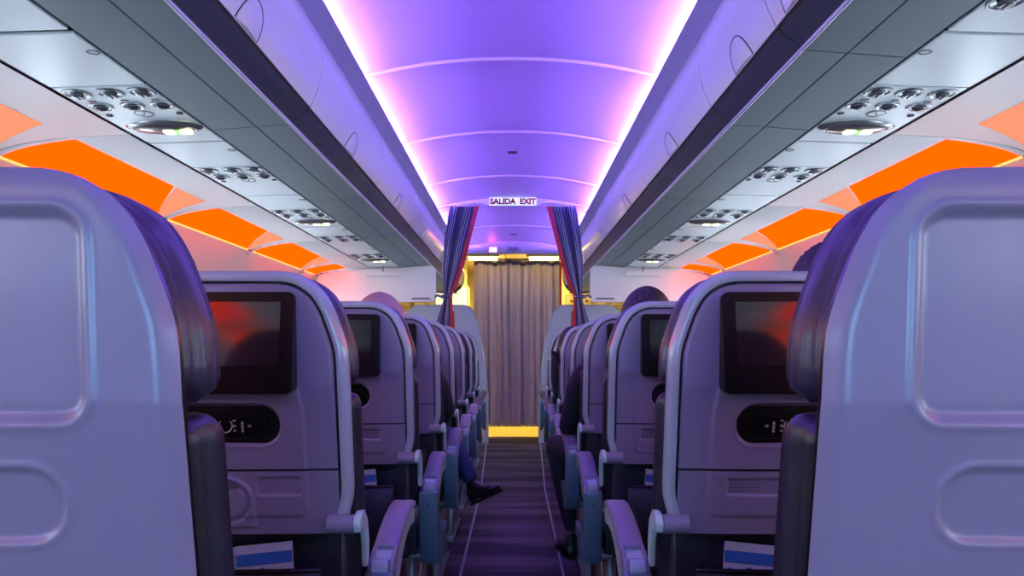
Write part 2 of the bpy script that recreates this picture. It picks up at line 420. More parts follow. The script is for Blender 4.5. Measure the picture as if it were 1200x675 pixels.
for s, nm in SIDES:
    for k in range(-3, 5):
        y = 1.80+.79*k
        where = '%s along the %s aisle side' % (rank[k], nm) if k >= 0 else 'behind the camera on the %s' % nm
        lit = (k % 2 == 0)
        if k == -1: lit = False
        if nm == 'right' and k == -1:
            psu_unit(s, 1.318, 1.318+.178, 'service unit showing only air vents at the upper right corner of the photo', lit=False, short=True)
            filler(s, .72, 1.312, 'plain filler panel just outside the upper right corner', False)
            filler(s, 1.502, 1.797, 'plain service channel filler panel with one oval mark, nearest on the right')
            continue
        if k == 0 and nm == 'right': pass
        elif k == 0: filler(s, 1.502, 1.797, 'plain service channel filler panel with one oval mark, nearest on the left')
        else: filler(s, y-.303, y-.003, 'plain filler panel behind service unit %s' % where)
        psu_unit(s, y, y+.48, 'service unit %s, %s' % ('with lit sign' if lit else 'without lit sign', where), lit)
    filler(s, 5.447, 5.73, 'last plain filler panel ending at the class divider on the %s' % nm, False)
    # channel rails showing dark between the rows of panels
    b = MB(); b.box(*sorted((s*.880, s*.895)), BACK, 5.73, 1.678, 1.690)
    struct(b.build('trim_%d' % (6 if s < 0 else 7), M_dark))
    b = MB(); b.prism([(s*1.122, 1.668), (s*1.128, 1.661), (s*1.136, 1.664), (s*1.14, 1.675)], lambda p, d: (p[0], d, p[1]), BACK, 5.73)
    struct(b.build('trim_%d' % (8 if s < 0 else 9), M_rail))
    # rear fill above the channel so no gap shows through
    b = MB(); b.box(*sorted((s*.88, s*1.16)), BACK, 8.3, 1.70, 1.72); struct(b.build('trim_%d' % (10 if s < 0 else 11), M_binbody))
    # underside behind the divider
    b = MB(); b.box(*sorted((s*.885, s*1.6)), 5.80, 8.3, 1.655, 1.672)
    struct(b.build('trim_%d' % (12 if s < 0 else 13), M_side))

# ------------------------------------------------------------------ upper side panels with painted orange glow, and walls with windows
side_prof = [(1.137, 1.659), (1.20, 1.656), (1.28, 1.651), (1.345, 1.6465), (1.40, 1.6395), (1.45, 1.632), (1.50, 1.620), (1.545, 1.603)]
def side_z(x): return interp(side_prof, x)
seams = [-2.08, -1.01, .055, 1.12, 2.19, 3.27, 4.34, 5.41, 5.76]
for s, nm in SIDES:
    names = ['behind the camera', 'behind the camera', 'beside the camera', 'nearest in view', 'second from the near edge', 'third from the near edge', 'fourth from the near edge', 'last one by the class divider']
    for i, (y0, y1) in enumerate(zip(seams, seams[1:])):
        r = empty('side_panel', (s*1.137, y0, 1.659), 'white upper side panel with painted orange glow on the %s, %s' % (nm, names[i]), 'side panel', 'upper side panels')
        L = y1-y0; g = .003; ox = 1.137; oz = 1.659
        b = MB(); P = []
        for y, dz in ((g, .010), (g, .002), (g+.004, 0), (L-g-.004, 0), (L-g, .002), (L-g, .010)):
            P.append([(s*(x-ox), y, z-oz+dz) for x, z in side_prof])
        b.grid(P); b.build('panel', M_side, r)
        # orange wash of the trough light, drawn as a glowing band, slanted far end
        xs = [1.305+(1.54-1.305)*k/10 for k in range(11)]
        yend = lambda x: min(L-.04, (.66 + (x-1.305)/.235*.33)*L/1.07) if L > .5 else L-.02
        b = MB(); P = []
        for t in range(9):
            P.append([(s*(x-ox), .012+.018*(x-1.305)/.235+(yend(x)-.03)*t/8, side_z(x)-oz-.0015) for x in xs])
        b.grid(P); b.build('orange_glow_band', M_orange, r)
        if L > .5:  # fainter orange light on the panel, drawn as a glowing patch
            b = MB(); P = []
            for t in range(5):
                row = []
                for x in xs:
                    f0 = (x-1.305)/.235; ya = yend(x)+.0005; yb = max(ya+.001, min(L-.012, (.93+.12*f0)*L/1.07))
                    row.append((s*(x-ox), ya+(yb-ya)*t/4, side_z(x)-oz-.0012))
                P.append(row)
            b.grid(P); b.build('pale_glow_end', M_orangepale, r)
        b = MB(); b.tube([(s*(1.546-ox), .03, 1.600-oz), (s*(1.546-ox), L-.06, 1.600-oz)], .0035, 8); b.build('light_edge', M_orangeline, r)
        # small coat hook at the seam
        if i in (3, 4, 5, 6):
            b = MB(); y = L-.03
            b.tube([(s*(1.552-ox), y, 1.585-oz), (s*(1.535-ox), y-.02, 1.575-oz), (s*(1.53-ox), y-.03, 1.583-oz)], .005, 8)
            b.box(*sorted((s*(1.568-ox), s*(1.552-ox))), y-.015, y+.015, 1.575-oz, 1.597-oz)
            b.build('coat_hook', M_silver, r, bevel=.002)
    b = MB(); b.box(*sorted((s*1.137, s*1.55)), BACK, 5.76, 1.685, 1.70); struct(b.build('trim_%d' % (14 if s < 0 else 15), M_rail))
    # wall, with openings left for windows
    wp = [(1.548, 1.600), (1.565, 1.57), (1.60, 1.49), (1.66, 1.38), (1.715, 1.24), (1.755, 1.06), (1.775, .88), (1.775, .7), (1.76, .5), (1.73, .25), (1.70, 0)]
    b = MB(); ys = [BACK, 11.0]; wins = []
    y = -2.6
    while y < 7.9: wins.append(y); y += .5335
    ylist = [BACK]
    for w in wins: ylist += [w-.115, w+.115]
    ylist.append(11.0)
    for k in range(len(ylist)-1):
        for j in range(len(wp)-1):
            if k % 2 == 1 and 3 <= j <= 4: continue
            (xa, za), (xb, zb) = wp[j], wp[j+1]
            b.add([(s*xa, ylist[k], za), (s*xa, ylist[k+1], za), (s*xb, ylist[k+1], zb), (s*xb, ylist[k], zb)], [(0,1,2,3)])
    struct(b.build('wall_%s' % nm, M_wall, merge=True, angle=25))
    for k, w in enumerate(wins):
        (xa, za), (xb, zb) = wp[3], wp[5]
        b = MB()
        b.add([(s*(xa+.012), w-.12, za+.005), (s*(xa+.012), w+.12, za+.005), (s*(xb+.012), w+.12, zb-.005), (s*(xb+.012), w-.12, zb-.005)], [(0,1,2,3)])
        o = struct(b.build('window_%d' % (k+1 + (30 if s > 0 else 0)), M_window, smooth=False, solid=.003))
b = MB(); b.box(-1.9, 1.9, 10.9, 11.0, 0, 2.5); struct(b.build('wall_front', M_galley))

# ------------------------------------------------------------------ class divider: header beam, sign, curtains, hanging panels
DY = 5.23
hd = empty('curtain_header', (0, DY, 2.03), 'white overhead rail beam spanning the aisle, carrying the SALIDA EXIT sign', 'curtain rail')
b = MB()
top = [(x, arch_z(min(.56, abs(x)))-.004-2.03) for x in [.60-1.20*k/30 for k in range(31)]]
bot = [(-.61, -.035), (-.56, -.03), (-.49, .012), (-.47, .022), (-.27, .026), (-.21, .024), (-.185, .010), (.185, .010), (.21, .024), (.27, .026), (.47, .022), (.49, .012), (.56, -.03), (.61, -.035)]
bot = [(x, min(z, interp([(p[0], p[1]) for p in reversed(top)], x)-.006)) for x, z in bot]
b.prism(bot+top, lambda p, d: (p[0], d, p[1]), -.012, .012)
b.build('beam', M_header, hd, smooth=False)
b = MB(); b.tube([(-.47, .004, .017), (.47, .004, .017)], .004, 10); b.build('rail', M_header, hd)
sg = empty('exit_sign', (0, DY-.014, 2.066), 'small white sign with red SALIDA EXIT lettering on the curtain header', 'sign')
b = MB(); b.prism(rrect(.166, .0285, .006), lambda p, d: (p[0], d, p[1]), -.012, .0); b.build('plate', M_exitplate, sg, bevel=.002)
text_mesh('lettering', 'SALIDA  EXIT', .055, M_exittext, sg, (0, -.0135, -.001), spacing=1.0, bold=.0032)

def curtain_sheet(mbd, zs, xl, xr, yc, amp, npl, n, phase=0):
    P = []
    for z in zs:
        l, r = xl(z), xr(z); row = []
        for k in range(n+1):
            t = k/n
            a = amp*(.75+.25*math.sin(7*t+2*z))
            y = yc + a*math.sin(2*PI*npl*t+phase) + .25*a*math.sin(2*PI*npl*2.3*t+1.3*z)
            row.append((l+(r-l)*t, y, z))
        P.append(row)
    mbd.grid(P)
for s, nm in SIDES:
    # edges measured from the aisle: inner (red) edge and outer edge by height
    inner = [(1.10, .445), (1.30, .450), (1.39, .452), (1.41, .45), (1.6, .385), (2.045, .272)]
    outer = [(1.10, .565), (1.20, .555), (1.36, .502), (1.39, .495), (1.41, .495), (1.6, .505), (1.8, .49), (2.045, .452)]
    r = empty('divider_curtain', (s*.48, DY+.03, 1.10), 'striped violet aisle curtain with red edge, tied back on the %s' % nm, 'curtain', 'class divider curtains')
    zs = [.62+.02*k for k in range(int((2.045-.62)/.02)+1)]
    b = MB()
    fi = lambda z: s*interp(inner, z)-s*.48
    fo = lambda z: s*interp(outer, z)-s*.48
    curtain_sheet(b, zs, fo, fi, 0, .018, 9, 190)
    for i, v in enumerate(b.v): b.v[i] = (v[0], v[1], v[2]-1.10)
    b.mi = [1 if (q % 190)*11/190 % 1 < .38 else 0 for q in range(len(b.f))]
    b.build('cloth', [M_curtain2, M_stripe], r, solid=.002)
    b = MB(); P = []
    for z in zs:
        x = fi(z); w = .032 if z > 1.45 or z < 1.3 else .02
        P.append([(x-s*.0, -.018, z-1.10), (x-s*w, -.024, z-1.10), (x-s*w, -.016, z-1.10), (x, -.010, z-1.10)])
    b.grid(P, closev=True); b.build('red_edge', M_red, r)
    b = MB()
    zc = 1.395
    q = [(s*.455+s*.04*math.cos(a)-s*.0, .03*math.sin(a), 0) for a in [2*PI*k/20 for k in range(21)]]
    b.grid([[(p[0]-s*.455+s*(.476-.48), p[1]*1.0, zc-1.10-.012+dz) for p in q] for dz in (0, .024)])
    b.tube([(s*.03, .02, zc-1.10), (s*.08, .12, zc-1.09+.01), (s*.125, .46, zc-1.10+.03)], .008, 6)
    b.build('tie_band', M_curtain2, r, solid=.003)
    b = MB(); b.ball((-s*.035, -.035, zc-1.10), .006, .006, .006, 10, 6); b.build('tie_button', M_silver, r)
    # hanging panel under the bins
    r = empty('class_divider', (s*1.0, 5.74, 1.386), 'white rounded divider panel hanging below the %s bins beside the tied curtain' % nm, 'partition')
    b = MB()
    pts = [(s*.606, .262), (s*.602, .06), (s*.606, .025), (s*.622, .006), (s*.65, 0), (s*1.50, 0), (s*1.56, .10), (s*1.52, .215), (s*1.40, .24), (s*1.13, .262), (s*.88, .270), (s*.66, .29), (s*.625, .285)]
    b.prism([(x-s*1.0, z) for x, z in pts], lambda p, d: (p[0], d, p[1]), 0, .03)
    b.build('panel', M_hang, r, bevel=.006)
    b = MB(); b.prism(rrect(.072, .006, .005, cx=-s*.28, cy=.028), lambda p, d: (p[0], d, p[1]), -.004, .002); b.build('grip_slot', M_rail, r, bevel=.001)
    sg = empty('seat_row_sign', (s*1.01, 5.70, 1.60), 'small pale placard hung under the bins in front of the %s divider panel' % nm, 'sign')
    b = MB(); b.prism(rrect(.135, .021, .004), lambda p, d: (p[0], d, p[1]), -.002, .002)
    b.build('plate', M_hang, sg, bevel=.001)
    b = MB(); b.prism([(-.131, -.017), (-.131, -.0145), (.131, -.0145), (.131, -.017)], lambda p, d: (p[0], d, p[1]), -.0035, -.0021); b.build('border', M_rail, sg)
    b = MB(); b.box(-.004, .004, -.004, .004, .02, .058); b.build('bracket', M_rail, sg)
    # half-height partition at the forward entry, aisle edge raked outwards
    r = empty('partition', (s*.8, 7.95, 0), 'pale half-height partition with raked aisle edge before the entry on the %s' % nm, 'partition')
    pts = [(.28, .0), (.28, .45), (.30, .75), (.345, 1.10), (.40, 1.33), (.44, 1.43), (.48, 1.475), (.53, 1.492), (1.04, 1.492), (1.10, 1.47), (1.16, 1.42), (1.22, 1.30), (1.70, 1.25), (1.70, 0)]
    b = MB(); b.prism([(s*(x-.8), z) for x, z in pts], lambda p, d: (p[0], d, p[1]), 0, .04); b.build('panel', M_part, r, bevel=.008)
    b = MB(); b.tube([(s*(x-.8), .02, z) for x, z in pts[:10]], .010, 8); b.build('edge_trim', M_rim, r)

# ------------------------------------------------------------------ forward entry: end wall, galley, curtain, lamps
b = MB()
b.box(-1.75, -.62, 9.70, 9.76, 0, 2.2); b.box(.62, 1.75, 9.70, 9.76, 0, 2.2)
struct(b.build('wall_galley', M_galley))
b = MB(); b.box(-1.6, 1.6, 7.46, 10.9, 2.13, 2.16); struct(b.build('ceiling_entry', M_galley))
# lowered lintel with the second exit sign
r = empty('entry_lintel', (0, 7.42, 1.97), 'lilac lintel panel closing the last ceiling arch above the far curtain', 'lintel')
b = MB(); P = []
for k in range(33):
    x = -.60+1.2*k/32; z1 = arch_z(min(abs(x), .575))+.004
    P.append([(x, -.03, z1-1.97), (x, -.012, z1-.02-1.97), (x, 0, .018), (x, .004, .014), (x, .03, .014), (x, .03, z1-1.97)])
b.grid(P, closev=True); b.build('panel', M_ceil, r, angle=50)
sg = empty('door_exit_sign', (0, 7.40, 2.022), 'small lilac placard lettered SALIDA EXIT above the far curtain', 'sign')
b = MB(); b.prism(rrect(.115, .031, .006), lambda p, d: (p[0], d, p[1]), -.004, .004); b.build('plate', M_header, sg, bevel=.001)
text_mesh('top_lettering', 'SALIDA', .034, M_text2, sg, (0, -.0055, .013), bold=.001)
text_mesh('lower_lettering', '< EXIT >', .038, M_text2, sg, (0, -.0055, -.014), bold=.001)
sg = empty('lavatory_sign', (-.205, 7.40, 2.022), 'small glowing pink lavatory sign left of the far exit placard', 'sign')
b = MB(); b.prism(rrect(.048, .031, .006), lambda p, d: (p[0], d, p[1]), -.003, .003); b.build('plate', M_header, sg, bevel=.001)
for dx in (-.025, .0, .025):
    b = MB(); b.box(dx-.007, dx+.007, -.009, -.003, -.022, .008); b.ball((dx, -.006, .018), .006, .004, .006, 10, 6)
    b.build('glowing_figure', M_pink, sg)
# warm lamps behind the lintel
for x0, x1, lab in ((-.50, -.18, 'left'), (.18, .50, 'right')):
    r = empty('galley_lamp', ((x0+x1)/2, 8.2, 2.045), 'long warm yellow lamp above the far curtain on the %s' % lab, 'lamp')
    b = MB(); b.box(-(x1-x0)/2, (x1-x0)/2, -.02, .02, -.035, .005); b.build('tube', M_galleylamp, r, bevel=.004)
    b = MB(); b.box(-(x1-x0)/2-.02, (x1-x0)/2+.02, -.03, .04, .006, .07); b.build('housing', M_galley, r, bevel=.003)
r = empty('entry_ceiling_lamp', (0, 9.6, 2.11), 'warm ceiling lamp over the entry hidden behind the curtain', 'lamp')
b = MB(); b.box(-.42, .42, -.45, .05, -.02, 0); b.build('diffuser', M_entrylamp, r, bevel=.004)
b = MB(); b.box(-.44, .44, -.47, .07, -.005, .012); b.build('frame', M_white, r)
r = empty('curtain_rail', (.03, 8.50, 2.062), 'slim rail with centre bracket carrying the far curtain', 'curtain rail')
b = MB(); b.tube([(-.62, 0, 0), (.60, 0, 0)], .011, 10); b.build('rail', M_header, r)
b = MB(); b.box(-.13, -.12, -.02, .02, 0, .07); b.box(.12, .13, -.02, .02, 0, .07); b.box(-.13, .13, -.02, .02, -.012, .0); b.build('bracket', M_galleydark, r)
# far curtain
r = empty('galley_curtain', (.03, 8.52, .12), 'mauve pleated curtain closing the forward end of the aisle', 'curtain')
b = MB()
zs = [.12+.04*k for k in range(48)]
random.seed(3)
ph = [random.uniform(0, 6) for _ in range(8)]; P = []
for z in zs+[2.03, 2.055]:
    row = []
    for k in range(221):
        t = k/220; x = -.455+.985*t
        tt = t+.012*math.sin(5*t+ph[0])+.004*math.sin(2.1*z+9*t)
        y = .026*math.sin(2*PI*13*tt)+.012*math.sin(2*PI*21*tt+ph[1]+.4*z)+.010*math.sin(2*PI*5*tt+ph[2])
        if z > 1.9: y *= .6
        zz = z + (.008*math.sin(2*PI*9*t+ph[3])+.01*math.sin(2*PI*3*t) if z > 2.04 else 0)
        row.append((x+.004*math.sin(3*z)-.03, y, zz-.12))
    P.append(row)
b.grid(P); b.build('cloth', M_curtain, r, solid=.002, angle=180)
b = MB(); P = []
for z in (.12, .8, 1.4, 2.02): P.append([(.50, -.03, z-.12), (.527, -.032, z-.12), (.527, -.026, z-.12), (.50, -.024, z-.12)])
b.grid(P, closev=True); b.build('red_edge', M_red, r)
b = MB(); P = []
for k in range(221):
    t = k/220; x = -.485+.985*t; y = -.012+.014*math.sin(2*PI*13*t); dz = .008*math.sin(2*PI*9*t+ph[3])+.01*math.sin(2*PI*3*t)
    P.append([(x, y-.02, 1.915+dz), (x, y-.02, 1.875+dz)])
b.grid(P); b.build('hem_band', M_curtain2, r, solid=.003)
# left door area with bright window, right galley with lockers
r = empty('entry_door', (-.85, 9.64, 0), 'cream entry door with bright window left of the far curtain', 'door')
b = MB(); b.prism(rrect(.27, .92, .08, cx=0, cy=.95), lambda p, d: (p[0], d, p[1]), 0, .05); b.build('panel', M_galley, r, bevel=.01)
b = MB(); b.prism(rrect(.20, .13, .03, cx=.03, cy=1.70), lambda p, d: (p[0], d, p[1]), -.02, .01); b.build('window_pane', M_doorwin, r, bevel=.004)
b = MB()
for k in range(-3, 4): b.box(.03+k*.05-.002, .03+k*.05+.002, -.025, -.02, 1.58, 1.82)
b.build('window_grid', M_white, r)
for s, x0, nm, n in ((1, .66, 'right', 5), (-1, 1.15, 'left', 2)):
    for k in range(n):
        x = s*(x0+.095+.20*k)
        for j, (z0, z1, w) in enumerate(((1.56, 1.74, 'upper'), (1.36, 1.545, 'lower'))):
            r = empty('galley_locker', (x, 9.66, z0), '%s cream galley locker %s, %s of the far curtain' % (w, ['nearest the aisle', 'second from the aisle', 'third from the aisle', 'fourth from the aisle', 'outermost'][k], nm), 'locker', 'galley lockers')
            b = MB(); b.box(-.09, .09, -.03, .0, 0, z1-z0); b.build('door', M_galley, r, bevel=.004)
            b = MB(); b.prism(rrect(.075, (z1-z0)/2-.02, .01, cy=(z1-z0)/2), lambda p, d: (p[0], d, p[1]), -.034, -.0302); b.build('frame', M_galleydark, r)
            b = MB(); b.prism(rrect(.068, (z1-z0)/2-.027, .008, cy=(z1-z0)/2), lambda p, d: (p[0], d, p[1]), -.038, -.0342); b.build('front_panel', M_galley, r)
            b = MB(); b.box(-.014, .014, -.05, -.038, (z1-z0)/2-.012, (z1-z0)/2+.012); b.build('latch', M_dark, r, bevel=.002)

# ------------------------------------------------------------------ seats
RAKE = .18
def rk(z): return (1.0-z)*RAKE if z < .95 else .009-(z-.95)*.05
half = [(0, 1.165), (.109, 1.165), (.124, 1.1635), (.138, 1.160), (.150, 1.1555), (.161, 1.149), (.172, 1.1415), (.182, 1.132), (.191, 1.120), (.199, 1.106), (.206, 1.091), (.211, 1.076), (.2165, 1.061), (.221, 1.047), (.2255, 1.032), (.2285, 1.018), (.2305, .996), (.232, .94), (.232, .85), (.232, .76)]
low = [(.230, .735), (.222, .705), (.220, .69)]
def inset(pts, d):
    out = []
    for i, p in enumerate(pts):
        a = pts[max(0, i-1)]; c = pts[min(len(pts)-1, i+1)]
        t = (c[0]-a[0], c[1]-a[1]); L = math.hypot(*t) or 1
        nx, nz = t[1]/L, -t[0]/L                 # inward for a path running from the top centre outwards and down
        out.append((max(0, p[0]+nx*d), p[1]+nz*d))
    return out
def width_tab(pts):
    tab = sorted([(z, u) for u, z in pts if u > 0])
    return tab
def sd_rr(u, z, cu, cz, hw, hh, r):
    qx = abs(u-cu)-hw+r; qz = abs(z-cz)-hh+r
    return math.hypot(max(qx, 0), max(qz, 0))+min(max(qx, qz), 0)-r
def panel_grid(ztab, z0, z1, nz, nu, disp, dz=0, y0=0.0, topround=.012):
    """rear surface of the shell: rows by height, columns by width; disp(u, z) pushes inwards (+) or out (-)"""
    b = MB(); P = []
    for i in range(nz+1):
        t = i/nz
        z = z0+(z1-z0)*(1-(1-t)**1.25) if z1 > 1.1 else z0+(z1-z0)*t
        a = interp(ztab, z) if z < ztab[-1][0] else ztab[-1][1]
        row = []
        for j in range(nu+1):
            u = -a+2*a*j/nu
            e = min(a-abs(u), z1-z if z1 > 1.1 else 1)
            edge = topround*max(0, 1-e/topround)**2
            bow = .010*(u/.23)**2
            row.append((u, y0+bow+edge*.5+disp(u, z)+rk(z), z+dz))
        P.append(row)
    b.grid(P)
    return b, P
def rim_sweep(path, prof, dz=0):
    """path: outline points (u, z); prof: [(inset, y)] cross-section"""
    b = MB(); P = []
    ins = {d: inset(path, d) for d, y in prof}
    full = []
    for i in range(len(path)):
        row = []
        for d, y in prof:
            u, z = ins[d][i]; row.append((u, y+.010*(u/.23)**2+rk(z), z+dz))
        full.append(row)
    left = [[(-p[0], p[1], p[2]) for p in row] for row in reversed(full[1:])]
    b.grid(left+full, closev=True)
    return b
def cushion(path, y0, y1, zlo, zhi, bulge, dz, m_seed=0, widen=0.0):
    """leather cushion filling the outline between heights zlo and zhi, from just in front of the shell forwards"""
    tab = width_tab(path); b = MB(); P = []
    n = 72
    top = path[0][1]
    zhi = min(zhi, top)
    zs = [zlo+(zhi-zlo)*(1-(1-k/26)**1.6) for k in range(27)]
    secs = []
    for z in zs:
        a = interp(tab, z) if z < tab[-1][0] else tab[-1][1]
        end = min((z-zlo)/.03, (zhi-z)/.025 if zhi < top-.001 else (zhi-z)/.02+.30, 1)
        k = max(.02, math.sqrt(max(0, 1-(1-max(0, end))**2)))
        sec = []
        yc = (y0+y1)/2; hd = (y1-y0)/2
        for i in range(n):
            th = 2*PI*i/n
            c, s_ = math.cos(th), math.sin(th)
            u = (a+widen)*(abs(c)**.35)*(1 if c > 0 else -1)
            y = yc+hd*k*(abs(s_)**.6)*(1 if s_ > 0 else -1)
            fold = -.007*sum(math.exp(-((y-g_)/.0045)**2) for g_ in (yc-hd*.45, yc+hd*.30))*(abs(c)**2)
            u = u*(.93+.07*k)+(fold+bulge*(1-((y-yc)/hd)**2)*k)*(1 if c > 0 else -1)*abs(c)
            sec.append((u, y+rk(z), z+dz))
        P.append(sec)
    b.grid(P, closev=True)
    for q in (0, len(P)-1):
        o = q*n; b.f.append(tuple(range(o, o+n)) if q else tuple(range(o+n-1, o-1, -1))); b.mi.append(0)
    return b
def make_seat(s, loc, label, variant='screen', tray='label', shell=None, arm=None, group=None, dark=False):
    """s: -1 left of the aisle, +1 right; the aisle is on the -s side"""
    shm = shell or M_shell; rimm = M_rim
    dz = .02 if variant == 'plain' else 0
    A = -s                                       # direction of the aisle in local x
    r = empty('airline_seat', loc, label, 'seat', group or 'airliner seats')
    def flat(pts, y0, y1, name, m, parent, bevel=0, tilt=0, zc=1.0):
        b = MB(); b.prism(pts, lambda p, d: (p[0], d+rk(p[1])+(p[1]-zc)*tilt, p[1]+dz), y0, y1)
        return b.build(name, m, parent, bevel=bevel)
    def plainback(cx, par):                      # middle and window seat of the same bench
        b = MB(); pr = [(u+cx, z) for u, z in half+low]+[(-u+cx, z) for u, z in reversed(half+low)]
        b.prism(pr, lambda p, d: (p[0], d+rk(p[1]), p[1]+dz), .0, .03); b.build('back_shell', shm, par, bevel=.008)
        b = MB(); b.prism([(x*.98+cx*.02, z*.995) for x, z in pr], lambda p, d: (p[0], d+rk(p[1]), p[1]+dz), .031, .13); b.build('backrest', M_leather, par, bevel=.02)
        b = MB(); b.box(cx-.22, cx+.22, .16, .60, .36, .47); b.build('seat_cushion', M_leather, par, bevel=.03)
    if not dark:
        plainback(s*.50, r); plainback(s*1.0, r)
    if variant == 'plain':
        path = half+low+[(.219, .45)]
        ztab = width_tab(path)
        cz1, cz2 = .0, .0
        def disp(u, z):
            h = z+dz-CAMZ
            d = sd_rr(u, h, 0, .030, .153, .098, .028)
            v = .008*smooth(.0, -.010, d) - .0022*math.exp(-((d-.003)/.0035)**2)
            d2 = sd_rr(u, h, 0, -.146, .125, .037, .0365)
            v += .0045*smooth(.0, -.006, d2) - .0018*math.exp(-((d2-.002)/.003)**2)
            return v
        b, P = panel_grid(ztab, .45, 1.165, 230, 150, disp, dz, topround=.022)
        b.build('back_shell', shm, r, angle=60)
        b = MB(); pr = inset(path, .004); pr = pr+[(-u, z) for u, z in reversed(pr[1:])]
        b.prism(pr, lambda p, d: (p[0], d+rk(p[1]), p[1]+dz), .024, .042); b.build('shell_liner', M_blackpl, r, bevel=.005)
    else:
        path = half+low
        inner = inset(half, .0258)+[(.2075, .70), (.2075, .66)]
        ztab = width_tab(inner)
        if not dark:
            def disp(u, z):
                v = 0
                # raised lower fascia that flares out below the screen
                wv = .1395+.008*smooth(.955, .89, z)
                d = abs(u)-wv
                if z < .955: v += -.0035*smooth(.0025, -.0025, d)*smooth(.955, .935, z)
                d = sd_rr(u, z, 0, .878, .105, .041, .0405)
                v += .012*smooth(.001, -.006, d) - .0015*math.exp(-((d-.002)/.002)**2)
                return v
            b, P = panel_grid(ztab, .793, 1.1405, 170, 150, disp, 0, topround=.006)
            b.build('back_shell', shm, r, angle=60)
            def disp2(u, z):
                d = sd_rr(u, z, 0, .77, .147, .07, .018)
                v = -.0035*smooth(.0025, -.0025, d)
                v -= .0012*math.exp(-((d-.001)/.0016)**2)
                if tray == 'cup':
                    cu = -s*-.0; 
                    d = sd_rr(u, z, A*.095, .759, .043, .019, .008); v += .004*smooth(.001, -.004, d)
                    # round cup holder with arch, away from the aisle
                    du = u-A*-.002; dzc = z-.729; rr = math.hypot(du, dzc)
                    v -= .005*smooth(.0505, .0475, rr) if dzc > 0 else .005*smooth(.0505, .0475, abs(du))*smooth(-.052, -.049, dzc)
                    v += .006*smooth(.043, .040, rr) ; v -= .004*smooth(.034, .031, rr)
                    v += .010*smooth(.0, -.003, sd_rr(u, z, A*-.002, .756, .020, .006, .005))
                else:
                    d = sd_rr(u, z, A*.078 if tray == 'slot' else A*.06, .758, .055, .017, .004); v += .0045*smooth(.001, -.003, d)
                return v
            b, P = panel_grid(ztab, .664, .789, 70, 150, disp2, 0, topround=.004)
            tr = b.build('tray_table', shm, r, angle=60)
            if tray != 'cup':
                c0 = A*.078 if tray == 'slot' else A*.06
                for k, zz in enumerate((.770, .763, .756, .749)):
                    flat([(c0-.05+.004*(k%2), zz), (c0-.05, zz+.0018), (c0+.05-.006*(k%3), zz+.0018), (c0+.05, zz)], .0015, .0035, 'label_line', M_rail, tr) if k < 4 else None
            # latch recess
            flat([(A*.013-.015, .805), (A*.013-.015, .818), (A*.013+.015, .818), (A*.013+.015, .805)] if tray == 'cup' else [(-.012, .803), (-.012, .812), (.012, .812), (.012, .803)], -.0022, .006, 'latch', M_rail, r, bevel=.001)
            b = MB(); pr = inner[:-2]+[(.2075, .665)]; pr = pr+[(-u, z) for u, z in reversed(pr[1:])]
            b.prism(pr, lambda p, d: (p[0], d+rk(p[1]), p[1]), .020, .030); b.build('shell_liner', M_dark, r)
            # screen
            pts = rrect(.1385, .0935, .014, cy=1.0315)
            sc = flat(pts, -.0165, .02, 'screen', M_bezel, r, bevel=.0015, tilt=.15, zc=1.0315)
            pts = rrect(.1135, .0585, .002, cy=1.048)
            flat(pts, -.0182, -.0167, 'display', M_screen, sc, tilt=.15, zc=1.0315)
            flat([(A*-.06, .952), (A*-.06, .954), (A*-.045, .954), (A*-.045, .952)], -.0177, -.0166, 'maker_mark', M_silver, sc, tilt=.15, zc=1.0315)
            # control pod
            pd = flat(rrect(.103, .039, .0385, n=10, cy=.878), .008, .016, 'control_pod', M_blackpl, r)
            pad = flat(rrect(.078, .022, .010, cy=.874), .002, .009, 'handset', M_bezel, pd, bevel=.003)
            cx = A*.001
            b = MB(); P = []
            for rr in (.0135, .0115):
                P.append([(cx+rr*math.cos(a*PI/12), .0005+rk(.874), .876+rr*math.sin(a*PI/12)) for a in range(25)])
            b.grid(P); b.build('ring_button', M_silver, pad, solid=.001)
            for (ux, uz, w, h) in ((.018, .886, .0025, .0018), (.018, .876, .0028, .002), (.018, .867, .0025, .0018), (.033, .881, .0022, .003), (.033, .874, .0022, .003), (.033, .867, .0022, .003), (.046, .876, .003, .002)):
                ux = A*ux
                flat(rrect(w, h, .001, n=2, cx=ux, cy=uz), -.0005, .002, 'button', M_silver, pad)
            rim_m = rimm
        else:
            b, P = panel_grid(ztab, .664, 1.1405, 40, 40, lambda u, z: 0, 0, topround=.006)
            b.build('back_shell', shm, r, angle=60)
        b = rim_sweep(path, [(0.0, .020), (.001, .006), (.006, -.002), (.014, -.004), (.020, -.002), (.0215, .004), (.0215, .020)])
        b.build('rim', rimm, r, angle=50)
    # leather: head cushion and back cushion, seen edge-on from the aisle
    b = cushion(inset(half+[(.232, .5)], .003), .030, .150, .945, 1.1635, .005, dz, 0, .001)
    hc = b.build('headrest', M_leather2, r, angle=70)
    b = cushion(inset(half+[(.232, .4)], .003), .034, .132, .50, .935, .006, dz, 2, .005)
    bc = b.build('backrest', M_leather, r, angle=70)
    # hinge cover at the foot of the shell on the aisle side
    b = MB(); b.tube([(A*.185, .055, .685+dz), (A*.236, .055, .685+dz)], .018, 14)
    b.build('hinge_barrel', M_arm, r, bevel=.002)
    b = MB(); b.prism([(.02, .690), (.03, .704), (.05, .710), (.075, .706), (.10, .685), (.115, .64), (.112, .60), (.10, .585), (.095, .63), (.08, .665), (.05, .672), (.025, .672)], lambda p, d: (d, p[0]+.01, p[1]+dz), A*.237, A*.251)
    b.build('hinge_cover', M_armframe, r, bevel=.004)
    # armrest on the aisle side
    ac = A*.268
